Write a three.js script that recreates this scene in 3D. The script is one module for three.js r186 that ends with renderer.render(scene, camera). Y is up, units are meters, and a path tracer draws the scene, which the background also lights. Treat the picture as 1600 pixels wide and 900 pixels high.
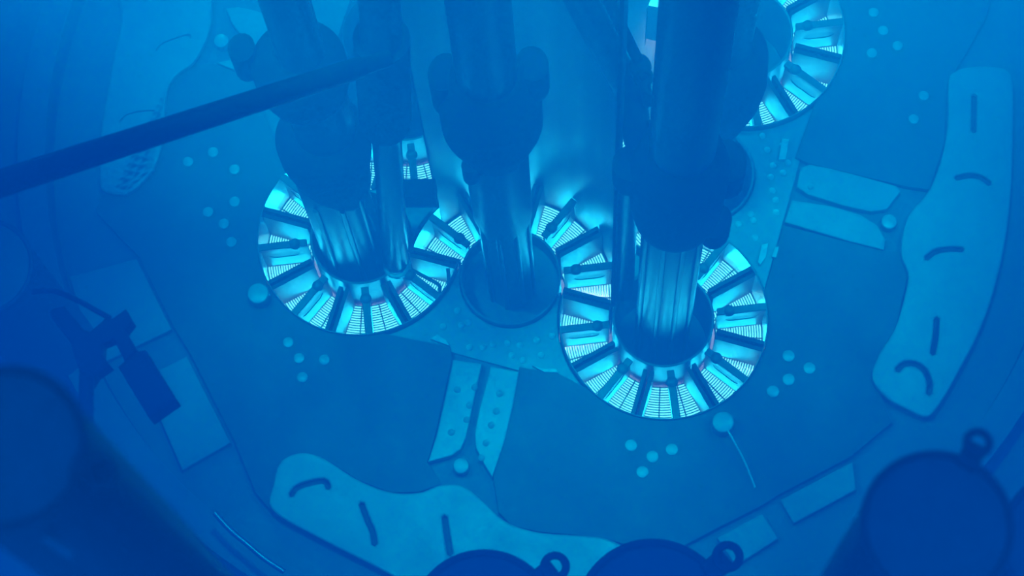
import * as THREE from 'three';
import { mergeGeometries } from 'three/addons/utils/BufferGeometryUtils.js';
import { RoundedBoxGeometry } from 'three/addons/geometries/RoundedBoxGeometry.js';
import { RectAreaLightUniformsLib } from 'three/addons/lights/RectAreaLightUniformsLib.js';

// ---------- camera, water, light, exposure ----------
RectAreaLightUniformsLib.init();
const scene = new THREE.Scene();
const camera = new THREE.PerspectiveCamera(2 * Math.atan(450 / 3600) * 180 / Math.PI, 1600 / 900, 0.05, 30);
camera.position.set(0.04796, 3.5, 1.28536);
camera.up.set(0.009285, 0.281148, -0.95962);
camera.focus = 3.55; camera.userData.fStop = 16;
camera.lookAt(0.04796 - 0.031676, 3.5 - 0.959096, 1.28536 - 0.281302);
scene.add(camera);
const renderer = new THREE.WebGLRenderer({ antialias: true });
renderer.toneMapping = THREE.LinearToneMapping;
renderer.toneMappingExposure = 1.0;
renderer.shadowMap.enabled = true;
scene.background = new THREE.Color().setRGB(0.0, 0.63, 2.35);       // the deep blue that the pool water sends from every side
scene.fog = new THREE.FogExp2(new THREE.Color().setRGB(0.0, 0.55, 1.0), 0.42);   // clear pool water
const GLOW = new THREE.Color().setRGB(0.0, 0.85, 1.0), GLOW_POWER = 27;            // the light of the fuel on the water

const LAMP = new THREE.Color().setRGB(0.0, 1.05, 1.0), LAMP_POWER = 215, LAMP_CONE = 26;   // added unseen lamps that brighten the plates and water at the core
const ADDED_LAMPS = [[0.03, 2.75, 0.16, 'high above the core', .27], [-0.72, 1.6, 0.22, 'left of the left pipe', .062], [0.8, 1.6, 0.22, 'right of the right pipe', .05], [-0.7, 1.2, -1.25, 'behind the core at the far left', .07], [0.8, 1.2, -1.2, 'behind the core at the far right', .015]];

// ---------- helpers ----------
const PI = Math.PI, D = PI / 180;
let seed = 11;
const rnd = () => { seed = (seed * 1664525 + 1013904223) >>> 0; return seed / 4294967296; };
const used = new Map();
function numbered(name) { const n = used.get(name) ?? 0; used.set(name, n + 1); return n ? name + '_' + String(n).padStart(3, '0') : name; }
function merged(list) {
  const gs = list.map((g) => { const h = g.index ? g.toNonIndexed() : g; for (const k of Object.keys(h.attributes)) if (!['position', 'normal', 'uv'].includes(k)) h.deleteAttribute(k); return h; });
  return gs.length === 1 ? gs[0] : mergeGeometries(gs);
}
function part(name, geos, material, parent) {
  const m = new THREE.Mesh(Array.isArray(geos) ? merged(geos) : geos, material);
  m.name = parent === scene ? numbered(name) : name;
  m.castShadow = m.receiveShadow = true;
  parent.add(m);
  return m;
}
function numberParts(root) { const seen = {}; root.traverse((o) => { if (o === root || o.isLight) return; const n = o.name.replace(/_\d{3}$/, ''); const k = seen[n] = (seen[n] ?? -1) + 1; o.name = k ? n + '_' + String(k).padStart(3, '0') : n; }); return root; }
function tag(o, label, category, group) { o.userData = { label, category }; if (group) o.userData.group = group; return o; }
function thing(name, label, category, [x, y, z] = [0, 0, 0], group) {
  const o = new THREE.Group(); o.name = numbered(name); o.position.set(x, y, z); scene.add(o);
  return tag(o, label, category, group);
}
function structure(name, geos, material) { const m = part(name, geos, material, scene); m.userData = { kind: 'structure' }; return m; }
const V = (x, y, z) => new THREE.Vector3(x, y, z);
// a flat outline [x, z] laid level, its top at y = top, with holes
function plate(points, top, thick, holes = [], bevel = 0.002) {
  const s = points instanceof THREE.Shape ? points : new THREE.Shape(points.map(([x, z]) => new THREE.Vector2(x, z)));
  for (const h of holes) s.holes.push(h);
  const g = new THREE.ExtrudeGeometry(s, { depth: thick - 2 * bevel, bevelEnabled: bevel > 0, bevelThickness: bevel, bevelSize: bevel, bevelOffset: -bevel, bevelSegments: 2, curveSegments: 40 });
  return g.rotateX(PI / 2).translate(0, top - bevel, 0);
}
const ringHole = (x, z, r) => { const p = new THREE.Path(); p.absarc(x, z, r, 0, 2 * PI, true); return p; };
// outline of a bent slot: a stroke of width w along the points
function slotHole(points, w) {
  const c = new THREE.CatmullRomCurve3(points.map(([x, z]) => V(x, 0, z))), n = 14, a = [], b = [];
  for (let i = 0; i <= n; i++) { const p = c.getPoint(i / n), t = c.getTangent(i / n); a.push([p.x - t.z * w / 2, p.z + t.x * w / 2]); b.unshift([p.x + t.z * w / 2, p.z - t.x * w / 2]); }
  const e = c.getPoint(1), te = c.getTangent(1), s = c.getPoint(0), ts = c.getTangent(0);
  const cap = (p, t, k) => [[p.x + k * t.x * w * 0.4, p.z + k * t.z * w * 0.4]];
  return new THREE.Path([...a, ...cap(e, te, 1), ...b, ...cap(s, ts, -1)].map(([x, z]) => new THREE.Vector2(x, z)));
}
function smoothLoop(points, n = 90, tension = 0.5) {
  const c = new THREE.CatmullRomCurve3(points.map(([x, z]) => V(x, 0, z)), true, 'catmullrom', tension);
  return c.getPoints(n).slice(0, -1).map((p) => [p.x, p.z]);
}
function inset(loop, d) {       // the outline drawn in by d
  const n = loop.length, area = loop.reduce((s, p, i) => { const q = loop[(i + 1) % n]; return s + p[0] * q[1] - q[0] * p[1]; }, 0), k = area > 0 ? 1 : -1;
  return loop.map((p, i) => { const a = loop[(i + n - 2) % n], b = loop[(i + 2) % n], l = Math.hypot(b[0] - a[0], b[1] - a[1]); return [p[0] - k * d * (b[1] - a[1]) / l, p[1] + k * d * (b[0] - a[0]) / l]; });
}
function sector(r0, r1, a0, a1, top, thick, bevel = 0) {
  const s = new THREE.Shape(); s.absarc(0, 0, r1, a0, a1, false); s.absarc(0, 0, r0, a1, a0, true); s.closePath();
  return plate(s, top, thick, [], bevel);
}
const lathe = (profile, n = 56, from = 0, span = 2 * PI) => new THREE.LatheGeometry(profile.map(([r, y]) => new THREE.Vector2(r, y)), n, from, span);
const tubeWall = (r0, r1, y0, y1, n = 56, from = 0, span = 2 * PI) => lathe([[r0, y1 - .001], [r0 + .001, y1], [r1 - .001, y1], [r1, y1 - .001], [r1, y0], [r0, y0], [r0, y1 - .001]].reverse(), n, from, span);
const box = (w, h, d, x = 0, y = 0, z = 0, r = 0.0015) => new RoundedBoxGeometry(w, h, d, 2, Math.min(r, w / 2.2, h / 2.2, d / 2.2)).translate(x, y, z);
function rod(a, b, r, n = 20) {
  const A = V(...a), B = V(...b), d = B.clone().sub(A), g = new THREE.CylinderGeometry(r, r, d.length(), n);
  g.applyQuaternion(new THREE.Quaternion().setFromUnitVectors(V(0, 1, 0), d.clone().normalize())); const m = A.add(B).multiplyScalar(.5);
  return g.translate(m.x, m.y, m.z);
}
const hose = (pts, r, n = 60) => new THREE.TubeGeometry(new THREE.CatmullRomCurve3(pts.map((p) => V(...p))), n, r, 12);
const along = (ang, r) => [Math.cos(ang) * r, Math.sin(ang) * r];

// ---------- materials ----------
function grain(size, strength, streak = 1) {     // even mottling and fine grain of metal under water
  const data = new Uint8Array(size * size * 4), cells = [8, 32, 128];
  const grids = cells.map((c) => Array.from({ length: c * c }, rnd));
  for (let y = 0; y < size; y++) for (let x = 0; x < size; x++) {
    let v = 0;
    cells.forEach((c, k) => {
      const fx = x / size * c, fy = y / size * c * (k ? 1 / streak : 1), x0 = Math.floor(fx), y0 = Math.floor(fy), u = fx - x0, w = fy - y0, g = (i, j) => grids[k][(j % c) * c + i % c];
      v += [0.5, 0.3, 0.2][k] * ((g(x0, y0) * (1 - u) + g(x0 + 1, y0) * u) * (1 - w) + (g(x0, y0 + 1) * (1 - u) + g(x0 + 1, y0 + 1) * u) * w);
    });
    const q = Math.round(255 * (1 - strength + strength * v)), i = (y * size + x) * 4;
    data[i] = data[i + 1] = data[i + 2] = q; data[i + 3] = 255;
  }
  const t = new THREE.DataTexture(data, size, size); t.wrapS = t.wrapT = THREE.RepeatWrapping; t.magFilter = THREE.LinearFilter; t.needsUpdate = true; t.repeat.set(3, 3);
  return t;
}
const mottled = grain(256, 0.3), rubbed = grain(256, 0.45);
const metal = (r, g, b, roughness, metalness, map = mottled) => { const m = new THREE.MeshStandardMaterial({ roughness, metalness, map, roughnessMap: map ? rubbed : null }); m.color.setRGB(r, g, b); return m; };
const M = {
  dark: metal(.10, .135, .135, .8, 0), floor: metal(.2, .22, .24, .85, 0), pale: metal(.42, .44, .46, .6, .1), strip: metal(.42, .45, .47, .55, .1),
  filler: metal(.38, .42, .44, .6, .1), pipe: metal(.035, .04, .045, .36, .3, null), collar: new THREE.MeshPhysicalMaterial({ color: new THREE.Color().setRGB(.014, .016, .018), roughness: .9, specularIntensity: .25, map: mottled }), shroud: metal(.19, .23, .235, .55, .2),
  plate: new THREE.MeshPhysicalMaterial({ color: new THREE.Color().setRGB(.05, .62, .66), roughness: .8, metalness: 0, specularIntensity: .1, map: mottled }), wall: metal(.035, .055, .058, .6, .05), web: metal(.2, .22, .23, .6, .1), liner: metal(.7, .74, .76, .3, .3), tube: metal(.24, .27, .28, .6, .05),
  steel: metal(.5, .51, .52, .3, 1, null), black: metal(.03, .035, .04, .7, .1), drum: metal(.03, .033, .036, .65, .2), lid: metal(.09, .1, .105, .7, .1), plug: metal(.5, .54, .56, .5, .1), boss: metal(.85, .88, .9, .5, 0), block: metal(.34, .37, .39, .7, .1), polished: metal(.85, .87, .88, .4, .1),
};
M.lens = new THREE.MeshStandardMaterial({ roughness: .3 }); M.lens.color.setRGB(.6, .7, .8); M.lens.emissive.setRGB(0, .9, 1);
M.water = new THREE.MeshStandardMaterial({ roughness: 1 }); M.water.color.setRGB(.1, .5, .5); M.water.emissive.setRGB(.75, 3.7, 3.3);   // the Cherenkov glow of the water between the fuel plates
M.glow = new THREE.MeshStandardMaterial({ roughness: 1, metalness: 0 });
M.glow.color.setRGB(.1, .12, .2); M.glow.emissive.setRGB(9, 11, 12); M.glow.emissiveIntensity = 1;

// ---------- the core grid: nine traps on a square grid turned by 0.283 rad ----------
const PHI = 0.2831, HALF = 0.25087, R_OUT = 0.16485, R_IN = 0.0835;
const east = [Math.cos(PHI), Math.sin(PHI)], south = [-Math.sin(PHI), Math.cos(PHI)];
const node = (i, j) => [HALF * (i * east[0] + j * south[0]), HALF * (i * east[1] + j * south[1])];
const SW = node(-1, 1), SE = node(1, 1), NE = node(1, -1), S = node(0, 1), E = node(1, 0), W = node(-1, 0);
const arc = ([cx, cz], r, a0, a1, n = 40) => Array.from({ length: n + 1 }, (_, i) => { const [x, z] = along(PHI + (a0 + (a1 - a0) * i / n) * D, r); return [cx + x, cz + z]; });

// ---------- the setting ----------
structure('floor', [new THREE.CylinderGeometry(1.7, 1.7, .06, 96).translate(0, -.21, 0)], M.floor);
const NW = node(-1, -1), opening = [];
for (const [c, from] of [[SW, 58], [NW, 148], [NE, 238], [SE, 328]]) for (const [x, z] of arc(c, R_OUT + .001, from, from + 154, 50)) opening.push(new THREE.Vector2(x, z));
const deck = new THREE.Shape(); deck.absarc(0, 0, 1.7, 0, 2 * PI, false);
structure('floor_1', plate(deck, -.0145, .02, [new THREE.Path(opening)], 0), M.floor);
structure('trim_2', [tubeWall(1.7, 1.78, -.24, .9, 96)], M.floor);
structure('trim_1', [tubeWall(.815, .86, -.0145, .05, 128)], M.floor);

// ---------- reflector blocks round the rings ----------
function block(label, points, plugs, plugR) {
  const t = thing('reflector_block', label, 'reflector block', [0, -.18, 0], 'dark reflector blocks round the glowing rings');
  t.position.set(0, 0, 0);
  part('body', plate(points, 0, .0142, plugs.map(([x, z]) => ringHole(x, z, plugR + .0008)), .0012), M.dark, t);
  for (const [x, z] of plugs) part('plug', lathe([[0, .0022], [plugR - .0012, .0018], [plugR, .0004], [plugR, -.0142], [0, -.0142]].reverse(), 20).translate(x, 0, z), M.plug, t);
  return numberParts(t);
}
block('dark reflector block curving round the lower left ring, with plugs on both sides',
  [...arc(SW, R_OUT, 60, 211, 60), ...[[-0.440, 0.034], [-0.491, -0.100], [-0.555, -0.130], [-0.592, -0.128], [-0.618, -0.110], [-0.630, -0.084], [-0.635, -0.040], [-0.637, 0.018], [-0.648, 0.050], [-0.672, 0.083], [-0.697, 0.097], [-0.729, 0.093], [-0.738, 0.124], [-0.664, 0.202], [-0.603, 0.320], [-0.576, 0.362], [-0.501, 0.504], [-0.465, 0.586], [-0.439, 0.616], [-0.434, 0.551], [-0.418, 0.530], [-0.394, 0.523], [-0.356, 0.535], [-0.306, 0.567], [-0.256, 0.587], [-0.211, 0.586], [-0.177, 0.574], [-0.199, 0.539], [-0.187, 0.496], [-0.162, 0.375], [-0.165, 0.354]]],
  [[-0.421, 0.345], [-0.403, 0.371], [-0.363, 0.374], [-0.397, 0.402], [-0.592, 0.041], [-0.552, 0.025], [-0.516, 0.055], [-0.514, 0.110], [-0.556, 0.127], [-0.530, 0.147], [-0.517, 0.178]], .0088);
block('dark reflector block under the lower right ring, with three plugs in a row below',
  [...arc(SE, R_OUT, -31, 121, 60), ...[[0.003, 0.398], [-0.056, 0.388], [-0.097, 0.563], [-0.089, 0.618], [-0.068, 0.640], [-0.023, 0.650], [0.031, 0.655], [0.075, 0.661], [0.138, 0.679], [0.187, 0.677], [0.246, 0.646], [0.316, 0.611], [0.343, 0.594], [0.456, 0.535], [0.522, 0.481], [0.497, 0.412], [0.532, 0.338], [0.557, 0.246], [0.548, 0.204], [0.520, 0.203], [0.365, 0.159]]],
  [[0.117, 0.515], [0.150, 0.533], [0.180, 0.522], [0.134, 0.557], [0.339, 0.431], [0.364, 0.412], [0.365, 0.374], [0.397, 0.394]], .0098);
block('dark reflector block right of the upper right ring, topmost of the dark blocks',
  [...arc(NE, R_OUT, -60, 31, 40), ...[[0.387, 0.044], [0.409, 0.056], [0.566, 0.097], [0.598, 0.102], [0.626, 0.025], [0.636, -0.079], [0.658, -0.112], [0.704, -0.190], [0.731, -0.291], [0.462, -0.376]]],
  [[0.523, -0.204], [0.537, -0.172], [0.517, -0.133], [0.559, -0.145], [0.597, -0.058], [0.579, -0.018]], .0085);

// ---------- pale wavy plates with bent slots ----------
function wavyPlate(label, points, slots, w) {
  const o = thing('wavy_plate', label, 'slotted plate', [0, 0, 0], 'pale wavy slotted plates round the core'), loop = smoothLoop(points, 110);
  part('top_plate', plate(loop, .0135, .0125, slots.map((s) => slotHole(s, w)), .003), M.pale, o);
  part('footing', plate(inset(loop, .03), .0005, .0148, [], 0), M.black, o);
}
wavyPlate('pale wavy plate with curved slots in the upper left, crossed by the dark pole',
  [[-0.709, -0.307], [-0.710, -0.204], [-0.719, -0.137], [-0.728, -0.070], [-0.734, -0.003], [-0.732, 0.073], [-0.724, 0.093], [-0.695, 0.100], [-0.671, 0.089], [-0.645, 0.055], [-0.634, 0.018], [-0.632, -0.035], [-0.628, -0.080], [-0.614, -0.105], [-0.590, -0.124], [-0.574, -0.151], [-0.562, -0.189], [-0.562, -0.236], [-0.571, -0.305]],
  [[[-0.651, -0.145], [-0.642, -0.158], [-0.618, -0.169], [-0.595, -0.175], [-0.593, -0.167]], [[-0.705, -0.023], [-0.693, -0.036], [-0.670, -0.042], [-0.646, -0.043]], [[-0.690, 0.098], [-0.679, 0.078], [-0.663, 0.064], [-0.647, 0.057]]], .0085);
wavyPlate('pale wavy plate with five dark slots along the right edge',
  [[0.632, -0.009], [0.636, -0.077], [0.647, -0.094], [0.671, -0.102], [0.712, -0.102], [0.733, -0.093], [0.739, -0.068], [0.733, 0.025], [0.725, 0.111], [0.710, 0.196], [0.688, 0.275], [0.661, 0.342], [0.628, 0.402], [0.596, 0.454], [0.574, 0.476], [0.546, 0.465], [0.513, 0.445], [0.492, 0.413], [0.503, 0.378], [0.530, 0.336], [0.547, 0.289], [0.556, 0.247], [0.547, 0.216], [0.550, 0.182], [0.564, 0.145], [0.594, 0.110], [0.616, 0.062]],
  [[[0.676, -0.052], [0.674, -0.021], [0.672, 0.008]], [[0.640, 0.087], [0.661, 0.083], [0.678, 0.086], [0.692, 0.097]], [[0.586, 0.220], [0.601, 0.209], [0.623, 0.205], [0.643, 0.206]], [[0.597, 0.319], [0.594, 0.347], [0.588, 0.375]], [[0.532, 0.401], [0.542, 0.392], [0.558, 0.391], [0.573, 0.401], [0.581, 0.422], [0.579, 0.439]]], .0085);
wavyPlate('pale wavy plate with slots along the bottom, behind the two round drum tops',
  [[-0.437, 0.615], [-0.436, 0.573], [-0.428, 0.543], [-0.410, 0.529], [-0.385, 0.526], [-0.355, 0.537], [-0.305, 0.569], [-0.255, 0.588], [-0.210, 0.589], [-0.176, 0.577], [-0.141, 0.580], [-0.110, 0.605], [-0.077, 0.635], [-0.028, 0.652], [0.031, 0.657], [0.075, 0.662], [0.113, 0.683], [0.132, 0.720], [0.126, 0.779], [-0.019, 0.797], [-0.164, 0.768], [-0.263, 0.711], [-0.362, 0.660]],
  [[[-0.408, 0.592], [-0.401, 0.582], [-0.382, 0.574], [-0.356, 0.571], [-0.351, 0.581]], [[-0.299, 0.607], [-0.290, 0.631], [-0.281, 0.651], [-0.278, 0.669]], [[-0.171, 0.628], [-0.167, 0.655], [-0.162, 0.685]]], .0085);

// ---------- pale strips in pairs between the blocks ----------
function strip(label, points, dots, r = .0055) {
  const t = thing('slotted_strip', label, 'strip', [0, 0, 0], 'pale strips in pairs between the dark blocks');
  part('body', plate(points, .004, .0182, [], .002), M.strip, t);
  dots.forEach(([x, z], i) => part('boss', lathe([[0, .0085], [r * .8, .0075], [r, .0045], [r, .003], [0, .003]].reverse(), 16).translate(x, 0, z), M.plug, t));
  return numberParts(t);
}
strip('left pale strip of the bottom pair, with small round bosses, tapering to a point',
  [[-0.160, 0.376], [-0.114, 0.383], [-0.124, 0.428], [-0.132, 0.469], [-0.139, 0.502], [-0.147, 0.520], [-0.161, 0.530], [-0.198, 0.540], [-0.185, 0.497], [-0.172, 0.436]], [[-0.153, 0.425], [-0.126, 0.421], [-0.134, 0.450], [-0.138, 0.473], [-0.162, 0.493]]);
strip('right pale strip of the bottom pair, with round bosses, ending in a sharp tip',
  [[-0.101, 0.387], [-0.056, 0.396], [-0.067, 0.457], [-0.079, 0.508], [-0.098, 0.565], [-0.113, 0.540], [-0.124, 0.518], [-0.126, 0.494], [-0.119, 0.457], [-0.110, 0.421]], [[-0.087, 0.432], [-0.092, 0.460], [-0.100, 0.482], [-0.108, 0.510], [-0.115, 0.534]]);
strip('upper pale strip of the right-hand pair with a rounded end',
  [[0.395, 0.064], [0.409, 0.058], [0.444, 0.066], [0.490, 0.079], [0.545, 0.096], [0.552, 0.106], [0.529, 0.135], [0.504, 0.139], [0.462, 0.129], [0.404, 0.109], [0.387, 0.096]], [[0.409, 0.096]]);
strip('lower pale strip of the right-hand pair, long and cut off at a slant',
  [[0.379, 0.118], [0.442, 0.129], [0.487, 0.144], [0.513, 0.162], [0.524, 0.185], [0.521, 0.203], [0.470, 0.189], [0.366, 0.155]], []);
strip('upper pale strip of the top left pair beside the wavy plate',
  [[-0.540, -0.225], [-0.519, -0.228], [-0.489, -0.220], [-0.446, -0.204], [-0.455, -0.137], [-0.492, -0.160], [-0.513, -0.177], [-0.529, -0.199]], []);
strip('lower pale strip of the top left pair, above the dark pole',
  [[-0.552, -0.129], [-0.527, -0.135], [-0.503, -0.146], [-0.471, -0.148], [-0.454, -0.092], [-0.488, -0.101]], []);
const stud = (label, [x, z], r, top) => tag(part('round_stud', lathe([[0, top], [r * .85, top], [r, top - .003], [r, -.01], [0, -.01]].reverse(), 32).translate(x, 0, z), M.plug, scene), label, 'stud', 'pale round studs at the core');
stud('small pale round stud between the tips of the bottom strips', [-0.1465, 0.5465], .0125, .008);
stud('small pale round stud at the end of the right-hand strip pair', [0.5311, 0.1566], .0125, .008);
stud('small pale round stud beside the top left strips', [-0.5446, -0.1668], .0125, .008);
stud('large pale round stud at the left edge of the lower left ring', [-0.4671, 0.2721], .0172, .03);
const pin = stud('large pale round stud under the lower right ring with a thin wire trailing from it', [0.2586, 0.4853], .0172, .03);
tag(part('trailing_wire', hose([[0.2652, 0.03, 0.4985], [0.2746, 0.028, 0.5162], [0.2891, 0.02, 0.5427], [0.3060, 0.012, 0.5851]], .0016), M.polished, scene), 'thin pale wire trailing down right from the large stud', 'wire');

// ---------- filler blocks with drilled bosses, south and east ----------
function fillerBlock(label, points, dots, glints = []) {
  const t = thing('filler_block', label, 'filler block', [0, 0, 0], 'drilled filler blocks between the rings');
  part('body', plate(points, -.008, .17, [], .002), M.filler, t);
  dots.forEach(([x, z]) => part('boss', lathe([[0, -.0035], [.0042, -.0045], [.0055, -.0075], [.0055, -.0095], [0, -.0095]].reverse(), 16).translate(x, 0, z), M.boss, t));
  glints.forEach((p) => part('edge_glint', plate(p, .002, .0105, [], .001), M.boss, t));  // pale pieces stand for fuel light leaking through at the edges
  return numberParts(t);
}
const turned = (pts, k) => pts.map(([x, z]) => { let p = [x, z]; for (let i = 0; i < k; i++) p = [p[1], -p[0]]; return p; });
const fillerS = [...arc(SW, R_OUT + .002, 0, 58, 30), ...arc(SE, R_OUT + .002, 122, 180, 30), ...arc(S, .0815, 0, 180, 40)];
const dotsS = [[-0.177, 0.319], [-0.154, 0.293], [-0.148, 0.317], [-0.137, 0.313], [-0.114, 0.354], [-0.135, 0.354], [-0.098, 0.349], [-0.075, 0.347], [-0.068, 0.367], [-0.051, 0.375], [-0.029, 0.343], [-0.005, 0.336], [-0.022, 0.367], [-0.056, 0.351]];
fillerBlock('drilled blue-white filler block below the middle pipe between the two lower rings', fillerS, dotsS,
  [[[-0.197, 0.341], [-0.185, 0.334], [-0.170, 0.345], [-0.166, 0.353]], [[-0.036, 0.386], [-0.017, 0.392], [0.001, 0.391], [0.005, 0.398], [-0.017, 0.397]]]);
const infill = [...arc(SW, .0825, -90, 0, 20), ...arc(S, R_OUT + .0075, 180, 224, 14), ...arc(W, R_OUT + .0075, 46, 90, 14)];
fillerBlock('plain filler block between the left pipe and the tall shroud wall', infill, []);
fillerBlock('plain filler block in the shade behind the right pipe', turned(infill, 1), []);
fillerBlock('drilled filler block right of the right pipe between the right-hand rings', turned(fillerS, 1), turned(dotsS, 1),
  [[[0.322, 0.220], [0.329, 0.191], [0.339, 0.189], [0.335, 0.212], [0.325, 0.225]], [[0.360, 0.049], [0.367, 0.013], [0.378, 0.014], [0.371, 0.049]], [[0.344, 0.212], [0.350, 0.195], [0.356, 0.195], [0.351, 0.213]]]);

// ---------- added lamps outside the picture, made up to light the core ----------
for (const [x, y, z, where, share] of ADDED_LAMPS) {
  const t = thing('added_lamp', `added unseen lamp hung ${where}, aimed at the core`, 'lamp', [x, y, z]);
  const to = V(0.05 - x, -y, 0.12 - z).normalize(), turn = new THREE.Quaternion().setFromUnitVectors(V(0, 1, 0), to);
  part('housing', lathe([[0, -.16], [.05, -.16], [.1, -.05], [.115, 0], [.108, 0], [.095, -.04], [0, -.05]].reverse(), 32).applyQuaternion(turn), M.black, t);
  part('lamp_lens', lathe([[0, -.02], [.1, -.02], [.1, -.034], [0, -.034]].reverse(), 32).applyQuaternion(turn), M.lens, t);
  part('hanger', rod([0, 0, 0], [0, 2.2 - y + .6, 0], .012), M.black, t);
  const l = new THREE.SpotLight(LAMP, LAMP_POWER * share, 0, LAMP_CONE * D, 1, 2); l.name = 'added_light'; l.position.copy(to.clone().multiplyScalar(.03)); l.target.position.copy(to); l.castShadow = true; l.shadow.radius = 5;
  t.add(l); t.add(l.target);
}

// ---------- fuel elements ----------
const RM = 0.122;
function makeElement() {
  const t = new THREE.Group(), A = 22.5 * D, off = (g) => g.translate(-RM, 0, 0);
  for (const s of [-1, 1]) {
    const g = box(R_OUT - R_IN - .004, .128, .0066, (R_OUT + R_IN) / 2, -.07, 0, .001); g.translate(0, 0, -s * .0056).rotateY(-s * A);
    part('side_plate', off(g), M.wall, t);
  }
  const w = new THREE.Shape(); w.moveTo(R_IN + .002, -.1); w.lineTo(R_OUT - .003, -.1); w.lineTo(R_OUT - .003, -.003); w.lineTo(R_IN + .002, -.003); w.closePath();
  const h = new THREE.Path(), cx = (R_IN + R_OUT) / 2 + .002, cy = -.044, hw = .012, hh = .0125;
  h.moveTo(cx - hw, cy - hh); h.absarc(cx + hw, cy, hh, -PI / 2, PI / 2, false); h.absarc(cx - hw, cy, hh, PI / 2, PI * 1.5, false); w.holes.push(h);
  const web = part('lifting_web', off(new THREE.ExtrudeGeometry(w, { depth: .003, bevelEnabled: false, curveSegments: 14 }).translate(0, 0, -.0015)), M.wall, t);
  part('slot_shade', off(box(.05, .028, .0012, cx, cy, 0, .0004)), M.black, web);  // black sheet puts the shade of the open slot into colour
  part('top_bar', off(merged([box(R_OUT - R_IN - .003, .008, .012, (R_OUT + R_IN) / 2, -.001, 0), new THREE.SphereGeometry(.0095, 14, 10).scale(1, .8, 1).translate(R_IN + .021, 0, 0)])), M.web, web);
  part('comb', off(merged([9, -9].map((a) => box(R_OUT - R_IN - .006, .003, .002, (R_OUT + R_IN) / 2, -.0985, 0, .0006).rotateY(a * D)))), M.strip, t);
  const plates = [], shells = [];
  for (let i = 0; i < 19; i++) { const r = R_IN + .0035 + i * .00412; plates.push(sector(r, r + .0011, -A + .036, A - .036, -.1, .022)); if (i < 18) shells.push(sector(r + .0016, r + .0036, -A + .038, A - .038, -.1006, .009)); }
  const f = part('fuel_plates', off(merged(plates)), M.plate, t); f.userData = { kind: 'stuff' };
  part('cherenkov_light', off(sector(R_IN + .0065, R_OUT - .0075, -A + .04, A - .04, -.1235, .004)), M.glow, t);
  part('water_light', off(merged(shells)), M.water, t).userData = { kind: 'stuff' };
  const lamp = new THREE.RectAreaLight(GLOW, GLOW_POWER, .062, .07); lamp.name = 'fuel_light'; lamp.position.set(0, -.094, 0); lamp.rotation.x = PI / 2; t.add(lamp);
  return numberParts(t);
}
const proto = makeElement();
let made = 0;
function element(center, deg, where) {
  const t = made++ ? proto.clone() : proto; t.name = numbered('fuel_element');
  const a = PHI + deg * D, [x, z] = along(a, RM); t.position.set(center[0] + x, 0, center[1] + z); t.rotation.y = -a;
  const clock = (Math.round((a / D + 90) / 30) + 11) % 12;
  const words = ['one', 'two', 'three', 'four', 'five', 'six', 'seven', 'eight', 'nine', 'ten', 'eleven', 'twelve'];
  tag(t, `wedge-shaped glowing fuel element at ${words[clock]} o'clock of ${where}`, 'fuel element', 'glowing fuel elements of the core'); scene.add(t);
}
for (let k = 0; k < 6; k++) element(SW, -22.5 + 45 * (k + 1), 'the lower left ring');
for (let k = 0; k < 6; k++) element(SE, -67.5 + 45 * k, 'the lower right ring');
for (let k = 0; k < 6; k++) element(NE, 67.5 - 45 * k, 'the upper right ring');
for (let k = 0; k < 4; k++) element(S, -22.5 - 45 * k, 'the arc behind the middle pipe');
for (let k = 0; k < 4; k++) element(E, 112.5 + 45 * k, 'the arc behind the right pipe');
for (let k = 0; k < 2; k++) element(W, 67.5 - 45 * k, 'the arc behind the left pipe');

// ---------- ring liners, trap tubes, shroud ----------
function liner(label, [x, z], a0, a1) {
  return tag(part('ring_liner', tubeWall(R_OUT - .0025, R_OUT - .0005, -.16, .004, 72, PI / 2 - PHI - a1 * D, (a1 - a0) * D).translate(x, 0, z), M.liner, scene), label, 'liner', 'polished liners of the rings');
}
liner('polished curved liner round the outside of the lower left ring', SW, 0, 270);
liner('polished curved liner round the outside of the lower right ring', SE, -90, 180);
liner('polished curved liner round the outside of the upper right ring', NE, -180, 90);
function trapTube(label, [x, z], top, bed = -.172) {
  return tag(part('trap_tube', [tubeWall(.076, .0800, -.18, top, 64), new THREE.CylinderGeometry(.076, .076, .01, 48).translate(0, bed, 0)].map((g) => g.translate(x, 0, z)), M.tube, scene), label, 'tube', 'round trap tubes in the core');
}
liner('low curved liner between the lower left ring and the tall shroud wall', S, -180, -151);
liner('low curved liner at the back of the arc behind the left pipe', W, -90, 90);
liner('low curved liner at the back of the arc behind the right pipe', E, 90, 270);
trapTube('dark round trap tube round the foot of the left pipe', SW, .002);
trapTube('dark round trap tube round the foot of the middle pipe', S, .004, -.05);
trapTube('dark round trap tube round the foot of the right pipe', SE, .002);
trapTube('dark round trap tube inside the upper right ring', NE, .002);
trapTube('round trap tube far back in the sliver left of the shroud wall', W, .002);
trapTube('dark round trap tube hidden behind the right pipe', E, .002);
tag(part('shroud_wall', tubeWall(R_OUT, R_OUT + .005, -.18, 1.35, 72, PI / 2 - PHI, 150 * D).translate(S[0], 0, S[1]), M.shroud, scene), 'tall curved shroud wall rising behind the middle pipe', 'shroud');

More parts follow.
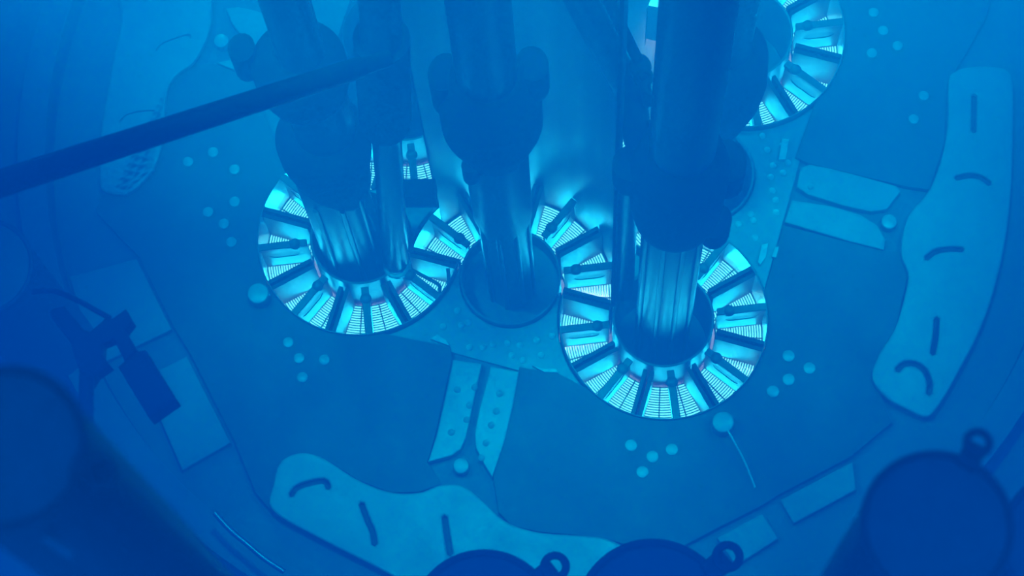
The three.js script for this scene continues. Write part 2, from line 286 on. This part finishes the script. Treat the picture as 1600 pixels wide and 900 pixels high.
// ---------- pipes standing in the traps ----------
function bolts(r, y, n, size, from = 0) { return Array.from({ length: n }, (_, i) => { const [x, z] = along(from + i * 2 * PI / n, r); return new THREE.CylinderGeometry(size, size, .03, 8).translate(x, y, z); }); }
const pipeAt = (label, [x, z]) => thing('experiment_pipe', label, 'pipe', [x, -.165, z], 'dark experiment pipes standing in the core');
const up = (profile) => lathe(profile.map(([r, y]) => [r, y + .165]).reverse(), 48);
function lug(r, y, ang, w, l, h) { const g = new THREE.CylinderGeometry(w / 2, w / 2, h, 16).scale(1, 1, l / w).translate(0, 0, 0); g.rotateY(PI / 2).translate(r, y + .165, 0).rotateY(-ang); return g; }
{ // middle pipe
  const t = pipeAt('dark middle pipe with a lugged collar, standing in front of the shroud wall', S);
  part('lower_tube', up([[0, -.164], [.038, -.164], [.038, .3], [.0435, .34], [.0435, .7], [0, .7]]), M.pipe, t);
  part('upper_tube', up([[.03, .86], [.038, .86], [.038, 1.75], [0, 1.75]]), M.pipe, t);
  const c = part('collar', [up([[.03, .61], [.043, .61], [.062, .69], [.066, .71], [.066, .78], [.052, .82], [.045, .87], [.03, .87]])], M.collar, t);
  part('lug', lug(.056, .8, 195 * D, .052, .04, .085), M.collar, c); part('lug', lug(.058, .83, -15 * D, .048, .04, .07), M.collar, c);
  part('bolt', lug(.05, .62, 130 * D, .022, .022, .05), M.collar, c);
  for (const a of [20, 60, 100, 140]) part('rib', [rod([.0385 * Math.cos(a * D), -.1, .0385 * Math.sin(a * D)], [.0385 * Math.cos(a * D), .78, .0385 * Math.sin(a * D)], .004, 8)], M.pipe, t);
  numberParts(t);
}
{ // right pipe
  const t = pipeAt('dark right pipe with a wide bolted collar, standing in the lower right ring', SE);
  part('lower_tube', up([[0, -.164], [.044, -.164], [.044, .66], [0, .66]]), M.pipe, t);
  part('upper_tube', up([[.03, .72], [.0425, .72], [.0425, 1.75], [0, 1.75]]), M.pipe, t);
  const c = part('collar', up([[.03, .5], [.045, .5], [.056, .53], [.062, .58], [.064, .72], [.056, .76], [.046, .8], [.03, .8]]), M.collar, t);
  part('lug', lug(.062, .69, 185 * D, .05, .05, .06), M.collar, c); part('lug', lug(.064, .66, -15 * D, .06, .05, .07), M.collar, c); part('lug', lug(.058, .53, 20 * D, .05, .04, .05), M.collar, c);
  for (const a of [40, 75, 110, 150]) part('rib', rod([.0445 * Math.cos(a * D), 0, .0445 * Math.sin(a * D)], [.0445 * Math.cos(a * D), .72, .0445 * Math.sin(a * D)], .004, 8), M.pipe, t);
  numberParts(t);
}
{ // left pipe
  const t = pipeAt('dark left pipe with a broad round flange, standing in the lower left ring', SW);
  part('lower_tube', up([[0, -.164], [.051, -.164], [.051, .42], [0, .42]]).translate(-.014, 0, .006), M.pipe, t);
  part('flange', up([[.03, .27], [.05, .27], [.058, .36], [.066, .42], [.066, .47], [.052, .5], [.03, .5]]).translate(-.008, 0, .003), M.collar, t);
  part('middle_tube', up([[.03, .49], [.043, .49], [.043, .68], [.03, .68]]), M.pipe, t);
  const c = part('collar', up([[.025, .66], [.056, .66], [.062, .69], [.062, .74], [.04, .78], [.025, .78]]), M.collar, t);
  part('lug', lug(.072, .73, 190 * D, .04, .035, .07), M.collar, c); c.position.x = -.008;
  part('upper_tube', up([[.02, .77], [.031, .77], [.031, 1.75], [0, 1.75]]), M.pipe, t);
  for (const a of [35, 70, 115]) part('rib', rod([.0515 * Math.cos(a * D) - .014, .02, .0515 * Math.sin(a * D) + .006], [.0515 * Math.cos(a * D) - .014, .46, .0515 * Math.sin(a * D) + .006], .0045, 8), M.pipe, t);
  numberParts(t);
}
{ // leaning companion of the left pipe
  const t = thing('guide_tube', 'dark slimmer tube leaning beside the left pipe, with a thick sleeve above', 'tube', [0, 0, 0]);
  const a = [-0.2515, 0.02, 0.2143], b = [-0.2218, 0.56, 0.1852], c = [-0.2026, 0.84, 0.1796], d = [-0.1888, 1.05, 0.1710];
  part('tube', rod(a, b, .021, 28), M.pipe, t); part('sleeve', rod(b, c, .036, 28), M.collar, t); part('upper_tube', rod(c, d, .026, 24), M.pipe, t);
  part('fitting', [rod([a[0], .0, a[2]], [a[0] + .004, -.02, a[2] + .004], .02, 10), new THREE.TorusGeometry(.017, .004, 8, 20).rotateX(PI / 2).translate(a[0], .005, a[2] + .008)], M.polished, t);
  part('bracket', box(.048, .05, .03, ...[-0.1996, 0.2, 0.1667]), M.collar, t);
  numberParts(t);
}
{ const t = pipeAt('dark pipe far back with a round flange, partly behind the right pipe', E);
  part('tube', up([[0, -.164], [.04, -.164], [.04, 1.5], [0, 1.5]]), M.pipe, t);
  part('flange', up([[.03, .27], [.05, .27], [.066, .36], [.07, .42], [.066, .5], [.045, .54], [.03, .54]]), M.collar, t); }
{ const t = pipeAt('dark pipe far back at the top, behind the thick sleeve', W);
  part('tube', up([[0, -.164], [.042, -.164], [.042, 1.2], [0, 1.2]]), M.pipe, t);
  part('flange', up([[.03, .1], [.055, .1], [.072, .18], [.075, .26], [.05, .3], [.03, .3]]), M.collar, t); }
tag(part('guide_tube', rod([0.1088, -0.02, 0.2600], [0.1065, 0.6, 0.2632], .0165, 24), M.pipe, scene), 'slim dark tube close along the left side of the right pipe', 'tube');
tag(part('bent_hose', hose([[0.0276, 1.2, 0.2422], [0.0538, 1.05, 0.2385], [0.0845, 0.9, 0.2375], [0.1069, 0.8, 0.2447], [0.1173, 0.73, 0.2772]], .019), M.black, scene), 'thick dark hose slanting down to the collar of the right pipe', 'hose');
tag(part('thin_hose', hose([[0.0660, 1.15, 0.2355], [0.0846, 1.05, 0.2389], [0.1043, 0.96, 0.2417], [0.1191, 0.9, 0.2504], [0.1283, 0.8, 0.2536]], .007), M.collar, scene), 'thin dark hose beside the thick slanting hose', 'hose');
{ const t = thing('hose_clamp', 'small dark clamp with two eyes on the slanting hoses', 'clamp', [0.1163, 0.92, 0.2543]);
  part('body', new THREE.SphereGeometry(.014, 16, 12).scale(1, .7, 1.2), M.collar, t); part('eye', new THREE.TorusGeometry(.009, .0035, 8, 18).rotateX(PI / 2).translate(.004, .008, .016), M.collar, t); part('eye', new THREE.TorusGeometry(.009, .0035, 8, 18).rotateX(PI / 2).translate(.014, .008, .028), M.collar, t); numberParts(t); }
tag(part('sample_hook', hose([[-0.2322, -0.02, 0.2194], [-0.2005, -0.01, 0.2397], [-0.1841, -0.01, 0.2505], [-0.1826, -0.02, 0.2625], [-0.1774, -0.02, 0.2678], [-0.1708, -0.01, 0.2602], [-0.1683, 0, 0.2420], [-0.1694, 0, 0.2260]], .003), M.web, scene), 'thin dark bent wire hook lying over the left ring by the middle pipe', 'hook');

// ---------- long pole ----------
{ const t = thing('handling_pole', 'long dark straight pole slanting across the upper left', 'pole', [0, 0, 0]);
  const a = [-0.5086, 1.62, 0.6516], b = [-0.2118, 1.02, 0.2907], c = [-0.1825, 0.985, 0.2658];
  part('shaft', rod(a, b, .0128, 28), M.black, t); part('tip', rod(b, c, .0105, 24), M.black, t); }

// ---------- round drums near the viewer ----------
function drum(label, [x, top, z], r, lugAngle) {
  const t = thing('lidded_drum', label, 'drum', [x, -.0145, z], 'dark lidded drums standing round the core'), h = top + .0145;
  part('body', lathe([[0, 0], [r * .96, 0], [r * .96, h - .2 * r], [0, h - .2 * r]].reverse(), 56), M.drum, t);
  part('lid', lathe([[0, h - .04 * r], [r * .9, h - .08 * r], [r * .94, h - .14 * r], [r * .94, h - .25 * r], [0, h - .25 * r]].reverse(), 56), M.lid, t);
  part('rim', new THREE.TorusGeometry(r * .955, .05 * r, 10, 72).rotateX(PI / 2).translate(0, h - .08 * r, 0), M.black, t);
  if (lugAngle !== undefined) {
    const g = part('lug', box(.36 * r, .2 * r, .3 * r, r * 1.04, h - .1 * r, 0, .04 * r).rotateY(-lugAngle), M.black, t);
    part('bail', new THREE.TorusGeometry(.15 * r, .055 * r, 8, 24).rotateX(-PI / 2).translate(r * 1.22, h, 0).rotateY(-lugAngle), M.black, g);
  }
  return numberParts(t);
}
const nearDrum = drum('large dark drum at the lower left edge with a thick rim and a lug', [-0.1479, 2.75, 1.1190], 0.0285, 15 * D);
part('rim_glint', hose([[-0.1501, 2.72, 1.1347], [-0.1423, 2.72, 1.1413], [-0.1354, 2.72, 1.1464], [-0.1287, 2.72, 1.1509]], .0013).translate(-nearDrum.position.x, -nearDrum.position.y, -nearDrum.position.z), M.shroud, nearDrum);  // added paler strip, shaped for a glint on the drum
drum('dark drum at the lower right with a thin rim and a bail lug on top', [0.2164, 2.4, 1.0832], 0.0372, -62 * D);
drum('dark drum top at the bottom edge, left of the pair', [-0.0522, 1.3, 0.9731], 0.0715, -38 * D);
drum('dark drum top at the bottom edge, right of the pair', [0.1103, 1.3, 0.9671], 0.0751, -38 * D);
drum('dark drum cut off by the right edge, behind the bail lug', [0.3700, 2, 1.0229], 0.0522);
drum('dark drum cut off by the left edge above the bracket tool', [-0.7926, 0.45, 0.3511], 0.0714);

// ---------- bracket tool, blocks, glint rail ----------
{ const t = thing('bracket_tool', 'dark forked bracket tool lying at the left in front of pale blocks', 'tool', [0, 0, 0]);
  part('fork', plate([[-0.512, 0.632], [-0.509, 0.628], [-0.497, 0.625], [-0.475, 0.651], [-0.468, 0.653], [-0.455, 0.641], [-0.454, 0.638], [-0.445, 0.639], [-0.432, 0.629], [-0.424, 0.643], [-0.431, 0.653], [-0.418, 0.674], [-0.430, 0.686], [-0.443, 0.662], [-0.454, 0.667], [-0.454, 0.679], [-0.445, 0.690], [-0.459, 0.700], [-0.465, 0.711], [-0.471, 0.709], [-0.480, 0.689], [-0.488, 0.665], [-0.509, 0.639]], 1.2, .025, [], .003), M.black, t);
  part('box', plate([[-0.417, 0.678], [-0.407, 0.676], [-0.373, 0.729], [-0.400, 0.749], [-0.435, 0.694]], 1.21, .035, [], .003), M.black, t);
  part('arm', [rod([-0.4733, 1.18, 0.6899], [-0.3950, 1.5, 0.9588], .008)], M.black, t); }
tag(part('thin_cable', hose([[-0.5312, 1.2, 0.6101], [-0.5076, 1.2, 0.6096], [-0.4872, 1.19, 0.6160], [-0.4649, 1.19, 0.6281], [-0.4496, 1.19, 0.6366]], .003), M.black, scene), 'thin dark cable running from the left drum to the bracket tool', 'cable');
function ledge(label, points, top, thick = .12) { return tag(part('ledge_block', plate(points, top, top + .0142, [], .002), M.block, scene), label, 'block', 'pale flat blocks round the core'); }
ledge('pale flat block behind the bracket tool at the left', [[-0.775, 0.233], [-0.669, 0.204], [-0.607, 0.322], [-0.724, 0.381]], .0);
ledge('pale flat block right of the bracket tool box', [[-0.650, 0.402], [-0.581, 0.365], [-0.507, 0.506], [-0.581, 0.550]], .0);
ledge('pale wedge-shaped block at the lower right beside the lidded drum', [[0.345, 0.602], [0.458, 0.543], [0.462, 0.587], [0.364, 0.639]], .0);
ledge('pale small block at the bottom right of the drum pair', [[0.246, 0.660], [0.317, 0.623], [0.340, 0.662], [0.274, 0.704]], .0);
tag(part('glint_rail', hose([[-0.5074, 0.12, 0.6403], [-0.4835, 0.12, 0.6656], [-0.4579, 0.12, 0.6869], [-0.4295, 0.12, 0.7101], [-0.4013, 0.12, 0.7284]], .0045), M.steel, scene), 'thin added rail shaped for a glint at the bottom left', 'rail');  // made-up rail in the shape of a glint

renderer.render(scene, camera);
